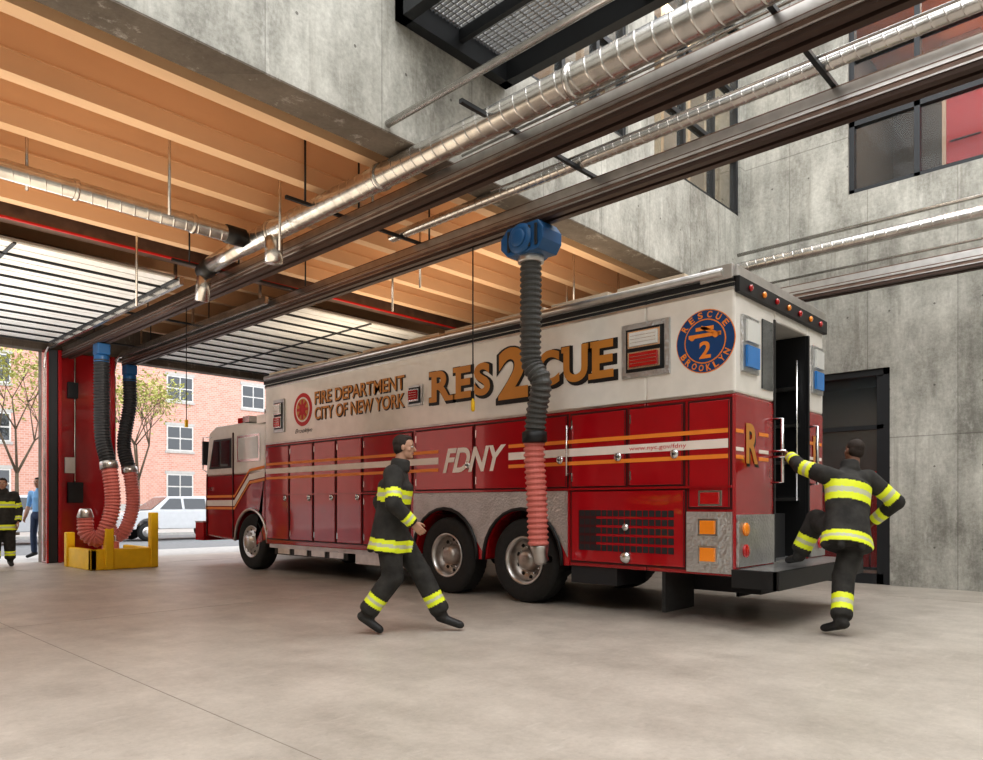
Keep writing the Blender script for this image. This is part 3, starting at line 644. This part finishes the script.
b.box(XL+.3,XR-.3,13.75,14.05,2.88,2.92,'black'); b.box(XL+.3,XL+1.0,13.77,14.03,2.92,3.04,'lensr'); b.box(XL+1.0,XR-1.0,13.77,14.03,2.92,3.04,'lensw'); b.box(XR-1.0,XR-.3,13.77,14.03,2.92,3.04,'lensr'); b.box(XL+.05,XL+.35,13.1,13.35,2.88,3.0,'chrome'); b.cyl((XL+.2,12.7,2.85),(XL+.2,12.7,3.1),.04,'chrome')
b.box(XL+.05,XR-.05,YF+.02,12.8,2.82,2.98,'white')
for k,(m,dz,w_) in enumerate((('orange',0,.05),('stripe',-.1,.12),('orange',-.24,.05))):
    X_=XL+.004
    b.add([(X_,12.42,2.0+dz),(X_,13.0,1.95+dz),(X_,13.6,1.45+dz),(X_,13.6,1.45+dz-w_),(X_,13.0,1.95+dz-w_),(X_,12.42,2.0+dz-w_)],[(0,1,4,5),(1,2,3,4)],m)
    b.add([(X_,13.6,1.45+dz),(X_,14.85,1.45+dz),(X_,14.85,1.45+dz-w_),(X_,13.6,1.45+dz-w_)],[(0,1,2,3)],m)
b.finish('cab_details',T)
b=MB(); b.box(7.65,8.85,3.4,14.6,.5,1.15,'dark'); b.box(7.3,9.2,8.3,12.2,.38,.6,'dark'); b.box(7.0,7.3,8.35,9.6,.3,.5,'alu'); b.box(7.0,7.3,9.8,12.1,.34,.5,'black')
b.box(XL-.02,7.3,8.3,12.2,.46,.53,'diam')
for i in range(4): b.box(6.98,7.0,9.9+i*.55,10.3+i*.55,.36,.48,'alu')
b.box(7.0,7.65,3.98,4.02,.08,.6,'rubber'); b.box(8.85,9.5,3.98,4.02,.08,.6,'rubber'); b.box(7.0,7.62,4.6,5.25,.32,.6,'dark'); b.box(7.66,8.84,3.2,4.4,.28,.55,'dark')
for c in (A1,A2,AF): b.cyl((7.2,c,.54),(9.3,c,.54),.09,'black'); b.lathe((8.2,c,.54),(1,0,0),[(.1,-.2),(.22,-.1),(.22,.1),(.1,.2)],'black',20)
b.finish('chassis',T)
def wheel(x,y,s,rear):
    b=MB(); R=.54; ax=(-s,0,0); W=.30
    b.lathe((x,y,R),ax,[(.29,-W),(.33,-W),(.46,-W-.01),(.52,-W+.01),(R,-W+.05),(R,-.05),(.52,-.01),(.46,.012),(.33,0),(.30,-.02),(.29,-.06)],'rubber',48,caps=False)
    for k in range(44):
        a=2*math.pi*k/44; e=V((0,math.cos(a),math.sin(a))); t=V((0,-math.sin(a),math.cos(a)))
        b.obox(V((x+s*.09,y,R))+e*(R-.006),(.1,0,0),t*.035,e*.012,'rubber'); b.obox(V((x+s*.22,y,R))+e*(R-.006),(.1,0,0),t*.035,e*.012,'rubber')
    if rear: 
        b.lathe((x,y,R),ax,[(.29,-.06),(.305,-.02),(.315,.004),(.30,.008),(.285,.0),(.27,-.05)],'alu',40,caps=False)
        b.lathe((x,y,R),ax,[(.27,-.05),(.25,-.14),(.15,-.16)],'rim',40,caps=False)
        b.lathe((x,y,R),ax,[(.16,-.16),(.14,-.15),(.13,-.04),(.10,-.01),(.05,.0),(.001,.0)],'rim',32,caps=False)
        hd=-.15
    else:
        b.lathe((x,y,R),ax,[(.29,-.06),(.305,-.02),(.315,.004),(.30,.01),(.28,-.02),(.25,-.04),(.2,.02),(.14,.03),(.13,.09),(.08,.11),(.001,.11)],'alu',40,caps=False); hd=.0
    for k in range(10):
        a=2*math.pi*k/10; p=V((x,y+.175*math.cos(a),R+.175*math.sin(a)))-V((s,0,0))*(hd-.01 if rear else .02)
        b.cyl(p,p-V((s,0,0))*.04,.014,'chrome',8)
        a+=.31; q=V((x,y+.222*math.cos(a),R+.222*math.sin(a)))-V((s,0,0))*(hd+.002 if rear else -.003); b.cyl(q,q-V((s,0,0))*.006,.027,'black',12)
    return b
for nm,y,rear in (('wheel_front',AF,False),('wheel_rear_a',A1,True),('wheel_rear_b',A2,True)):
    wheel(XL+.03,y,1,rear).finish(nm+'_near',T); wheel(XR-.03,y,-1,rear).finish(nm+'_far',T)

# ------------------------------------------------------------------ people
def realize(mb,voxel,smooth,it=4):
    ob=mb.finish('tmp'); r=ob.modifiers.new('r','REMESH'); r.mode='VOXEL'; r.voxel_size=voxel
    s=ob.modifiers.new('s','SMOOTH'); s.factor=smooth; s.iterations=it
    dg=bpy.context.evaluated_depsgraph_get(); me=D.meshes.new_from_object(ob.evaluated_get(dg))
    old=ob.data; D.objects.remove(ob); D.meshes.remove(old)
    me.polygons.foreach_set('use_smooth',[True]*len(me.polygons)); return me
def put(me,name,parent,mats):
    me.materials.clear()
    for m in mats: me.materials.append(M[m])
    me.name=name; ob=D.objects.new(name,me); COL.objects.link(ob); ob.parent=parent; return ob
def head(c,F,U,parent,skin,vox):
    F=V(F).normalized(); U=V(U); U=(U-F*U.dot(F)).normalized(); Lf=U.cross(F); c=V(c)
    def P(f,l,u): return c+F*f+Lf*l+U*u
    b=MB(); b.ell(P(-.005,0,.03),F*.098,Lf*.075,U*.092,skin); b.ell(P(.02,0,-.045),F*.068,Lf*.058,U*.065,skin); b.ell(P(.06,0,-.088),F*.028,Lf*.03,U*.022,skin)
    b.blob(P(.088,0,.012),P(.108,0,-.025),.009,.014,skin); b.ell(P(.08,0,.028),F*.014,Lf*.05,U*.01,skin)
    b.ell(P(.045,.045,-.02),F*.03,Lf*.02,U*.022,skin); b.ell(P(.045,-.045,-.02),F*.03,Lf*.02,U*.022,skin)
    for s in (-1,1): b.ell(P(-.005,.079*s,-.005),F*.018,Lf*.009,U*.03,skin)
    b.blob(P(-.02,0,-.05),P(-.04,0,-.16),.058,.06,skin)
    put(realize(b,vox,.5,3),'head',parent,[skin])
    b=MB(); b.ell(P(-.024,0,.045),F*.094,Lf*.083,U*.090,'hair'); b.ell(P(-.045,0,.0),F*.066,Lf*.080,U*.075,'hair'); b.ell(P(.02,0,.09),F*.06,Lf*.06,U*.036,'hair')
    put(realize(b,vox,.4,2),'hair',parent,['hair'])
    b=MB()
    for s in (-1,1):
        b.ell(P(.079,.031*s,.008),F*.012,Lf*.014,U*.008,'eyew'); b.ell(P(.089,.031*s,.008),F*.004,Lf*.006,U*.006,'black'); b.ell(P(.087,.031*s,.03),F*.006,Lf*.018,U*.004,'hair')
    b.ell(P(.085,0,-.055),F*.01,Lf*.024,U*.007,'lips'); b.finish('face_features',parent)
def hand(w,d,n,t,parent,m,curl=35,name='hand'):
    w=V(w); d=V(d).normalized(); n=V(n); n=(n-d*n.dot(d)).normalized(); tt=d.cross(n); 
    if tt.dot(V(t))<0: tt=-tt
    b=MB(); P=lambda a,c,e: w+d*a+tt*c+n*e
    for o in (.030,.010,-.010,-.029): b.blob(P(-.01,o*.6,0),P(.085,o,0),.016,.0125,m,n=10)
    for o,l in ((.031,.074),(.011,.084),(-.010,.077),(-.030,.060)):
        p=P(.088,o,0); a=math.radians(curl*.4); r=.0098
        for k,fr in enumerate((.45,.30,.25)):
            dd=d*math.cos(a)+n*math.sin(a); q=p+dd*(l*fr); b.blob(p,q,r,r*.9,m,n=10); p=q; r*=.9; a+=math.radians(curl)
    b.blob(P(.015,.025,.005),P(.05,.052,.015),.016,.012,m,n=10); b.blob(P(.05,.052,.015),P(.078,.058,.030),.0115,.0105,m,n=10); b.blob(P(.078,.058,.03),P(.098,.052,.045),.0105,.009,m,n=10)
    put(realize(b,.0045,.3,2),name,parent,[m])
def person(name,J,gear=True,skin='skin',vox=.013,F=(1,0,0),headF=None,palm=None,curl=(35,35),wide=1.0):
    root=empty(name); F=V(F).normalized(); J={k:V(v) for k,v in J.items()}
    side=(J['shL']-J['shR']).normalized(); b=MB(); g=1.15 if gear else .78
    pel,ch,nk=J['pel'],J['ch'],J['nk']; up=(ch-pel).normalized()
    bones=[]
    def bone(n,a,c,r0,r1,m='coat',**k):
        b.blob(a,c,r0,r1,m,**k); bones.append((n,a,c,max((r0+r1)/2,.03)))
    b.blob(pel+up*.12,ch-up*.02,.185*g,.205*g,'coat',side=side,flat=.74,cap=.4,n=24)
    b.blob(ch-up*.02,nk-up*.05,.20*g,.10,'coat',side=side,flat=.70,cap=.3,n=24)
    bones.append(('torso',pel-up*.02,ch,.19*g)); bones.append(('chest',ch,nk,.17*g))
    if gear:
        b.blob(pel-up*.24,pel+up*.15,.25,.205,'coat',side=side,flat=.80,cap=.05,n=24); bones.append(('hem',pel-up*.24,pel+up*.02,.235))
        b.blob(nk-up*.05,nk+up*.05,.10,.092,'coat',cap=.2)
        for i in range(7):
            a=i*.9; e=side*math.cos(a)+V((0,0,1)).cross(side)*math.sin(a)*.75
            b.blob(pel+e*.19+up*.05,pel+e*.225-up*.22,.02,.038,'coat')
    else:
        b.blob(pel-up*.05,pel+up*.12,.155,.145,'coat',side=side,flat=.72,cap=.4,n=24); bones.append(('hip',pel-up*.1,pel+up*.04,.15)); b.blob(nk-up*.04,nk,.07,.06,'coat')
    for s in 'LR':
        sh,el,wr,hp,kn,an,to=[J[k+s] for k in ('sh','el','wr','hp','kn','an','to')]
        bone('ua'+s,sh,el,.085*g,.068*g); bone('fa'+s,el,wr,.068*g,.054*g,cap=.3 if gear else 1)
        b.blob(sh,ch,.085*g,.1*g,'coat')
        if gear: b.blob(el+UZ*.0,el+(wr-el)*.12,.082,.078,'coat'); b.blob(kn,kn+(an-kn)*.15,.11,.10,'coat'); b.blob(kn+(an-kn)*.72,kn+(an-kn)*.85,.098,.102,'coat',cap=.3)
        bone('th'+s,hp,kn,.115*g,.09*g); 
        d=(an-kn).normalized(); bone('sh'+s,kn,an-d*.05,.092*g,.083*g,cap=.3)
        b.blob(an-d*.12,an,.058,.054,'boot'); bones.append(('bo'+s,an-d*.06,an,.055))
        heel=an+(an-to).normalized()*.03+V((0,0,-.03)); b.blob(heel,to,.056,.047,'boot',side=(to-an).cross(V((0,0,1))),flat=.85); bones.append(('bf'+s,an,to,.05))
    me=realize(b,vox,.5,3)
    mats=['coat','lime','silver','boot'] if gear else ['shirt','jeans','boot',skin]
    put(me,'clothed_body',root,mats)
    def band(t,c,w):
        if abs(t-c)<w*.28: return 2
        if abs(t-c)<w: return 1
        return 0
    for p in me.polygons:
        c=p.center; best=None
        for (n,a,q,r) in bones:
            ab=q-a; t=(c-a).dot(ab)/ab.length_squared; tc=min(1,max(0,t)); dd=(c-(a+ab*tc)).length/r
            if best is None or dd<best[0]: best=(dd,n,t)
        _,n,t=best; m=0
        if gear:
            if n=='hem': m=band(t,.24,.22)
            elif n=='torso': m=band(t,.74,.15*wide)
            elif n.startswith('ua'): m=band(t,.70,.15*wide)
            elif n.startswith('fa'): m=band(t,.78,.17*wide)
            elif n.startswith('sh'): m=band(t,.68,.13*wide)
            elif n.startswith('b'): m=3
        else:
            if n.startswith('th') or n in('hip',) or n in('shL','shR'): m=1
            elif n.startswith('b'): m=2
            elif n.startswith('fa') and t>.0: m=3
        p.material_index=m
    hf=headF or F; head(J['hd'],hf,J['hd']-nk+V((0,0,.2)),root,skin,.007 if vox<.016 else .009)
    for i,s in enumerate('LR'):
        el,wr=J['el'+s],J['wr'+s]; d=(wr-el).normalized()
        inward=(-side if s=='L' else side)
        n=V(palm[i]) if palm and palm[i] else inward
        hand(wr+d*.018,d,n,F if abs(d.dot(F))<.8 else UZ,root,skin,curl[i],'hand_'+s)
    return root
def loc(base,F):
    F=V((F[0],F[1],0)).normalized(); Lf=V((-F.y,F.x,0)); B=V((base[0],base[1],0))
    return lambda f,l,z: B+F*f+Lf*l+V((0,0,z))
F1=(.6845,-.729,0); p=loc((4.52,5.50),F1)
person('walking_firefighter',dict(pel=p(-.07,0,1.04),ch=p(-.02,0,1.45),nk=p(.02,0,1.64),hd=p(.06,0,1.81),
 shL=p(-.02,.22,1.54),shR=p(-.02,-.22,1.54),elL=p(-.22,.30,1.28),wrL=p(-.12,.29,1.03),elR=p(.0,-.34,1.26),wrR=p(.17,-.26,1.08),
 hpL=p(-.05,.1,.98),hpR=p(-.08,-.1,.98),knL=p(.21,.1,.58),anL=p(.43,.1,.15),toL=p(.60,.1,.06),
 knR=p(-.04,-.1,.55),anR=p(-.31,-.1,.18),toR=p(-.17,-.1,.05)),F=F1)
F2=(.6,.8,0)
person('climbing_firefighter',dict(pel=(7.62,2.32,1.05),ch=(7.79,2.36,1.45),nk=(7.91,2.38,1.64),hd=(8.00,2.37,1.80),
 shL=(7.63,2.52,1.55),shR=(7.98,2.23,1.52),elL=(7.68,2.79,1.65),wrL=(7.86,2.96,1.77),elR=(8.12,2.00,1.28),wrR=(8.17,2.22,1.09),
 hpL=(7.55,2.39,1.0),hpR=(7.69,2.25,.98),knL=(7.77,2.66,1.10),anL=(7.75,2.84,.72),toL=(7.84,2.97,.66),
 knR=(7.52,2.32,.55),anR=(7.26,2.26,.14),toR=(7.33,2.43,.055)),F=F2,skin='skin2',palm=[(0.3,0.9,.0),None],curl=(60,35),wide=1.45)
def stand(base,F,s=1.0):
    p0=loc(base,F); p=lambda f,l,z:p0(f*s,l*s,z*s)
    return dict(pel=p(0,0,.98),ch=p(0,0,1.36),nk=p(.01,0,1.53),hd=p(.03,0,1.67),shL=p(0,.19,1.44),shR=p(0,-.19,1.44),elL=p(-.03,.27,1.16),wrL=p(.08,.27,.92),elR=p(-.03,-.27,1.16),wrR=p(.1,-.25,.93),
     hpL=p(0,.1,.94),hpR=p(0,-.1,.94),knL=p(.02,.12,.52),anL=p(-.02,.13,.12),toL=p(.14,.16,.05),knR=p(.02,-.12,.52),anR=p(-.02,-.13,.12),toR=p(.14,-.16,.05))
person('standing_firefighter',stand((3.84,17.15),(-.3,-1)),F=(-.3,-1,0),vox=.018)
person('pedestrian',stand((5.06,19.35),(-.8,-.6),1.06),gear=False,F=(-.8,-.6,0),vox=.016)

# ------------------------------------------------------------------ camera
cam=D.cameras.new('camera'); co=D.objects.new('camera',cam); COL.objects.link(co)
co.location=(0,0,1.25); co.rotation_euler=(math.radians(90),0,math.radians(-46.8))
cam.sensor_width=36; cam.lens=720/983*36; cam.shift_y=125/983; cam.clip_end=300; scene.camera=co
# ------------------------------------------------------------------ light
w=D.worlds.new('sky'); scene.world=w; w.use_nodes=True; bg=w.node_tree.nodes['Background']
bg.inputs[0].default_value=(.92,.95,1,1); bg.inputs[1].default_value=2.3
def area(name,loc_,rot,sx,sy,e,c):
    l=D.lights.new(name,'AREA'); l.shape='RECTANGLE'; l.size=sx; l.size_y=sy; l.energy=e; l.color=c
    o=D.objects.new(name,l); COL.objects.link(o); o.location=loc_; o.rotation_euler=rot; return o
area('skylight_daylight',(3,-.3,10.1),(0,0,0),17,10,1050,(1,.97,.92))
area('bay_ceiling_fill',(1.5,9.5,2.6),(math.pi,0,0),6,6,140,(1,.85,.66)); area('bay_ceiling_fill',(8.2,9.3,3.85),(math.pi,0,0),2,7,65,(1,.85,.66))  # unseen upward fills added to warm the ceiling, no fixtures here
area('door_up_fill',(2.5,14,2.2),(math.pi,0,0),4,4,120,(1,.97,.93))  # unseen upward area light below the stored doors, no fixture modelled
sp=D.lights.new('pier_fill_spot','SPOT'); sp.energy=320; sp.spot_size=math.radians(50); sp.shadow_soft_size=.15; sp.color=(1,.93,.85)  # invented spot, added only to brighten the red pier
so=D.objects.new('pier_fill_spot',sp); COL.objects.link(so); so.location=(4.6,11.2,4.5); so.rotation_euler=(V((5.5,17.6,2.0))-V(so.location)).to_track_quat('-Z','Y').to_euler()
area('upper_room_lamp',(14.6,1,9.6),(0,0,0),3,5,130,(1,.88,.75)); area('locker_lamp',(12.95,1.2,9.5),(0,0,0),.3,3,110,(1,.88,.75)); area('gallery_lamp',(9,7.2,9.6),(0,0,0),5,2,130,(1,.88,.7)); area('gallery_lamp',(9,5.95,9.5),(0,0,0),5,.1,50,(1,.88,.7)); area('corridor_lamp',(14.2,4,3.5),(0,0,0),1.5,3,25,(1,.85,.7))
scene.view_settings.view_transform='Standard'
for lk in ('Medium High Contrast','Standard - Medium High Contrast'):
    try: scene.view_settings.look=lk; break
    except Exception: pass
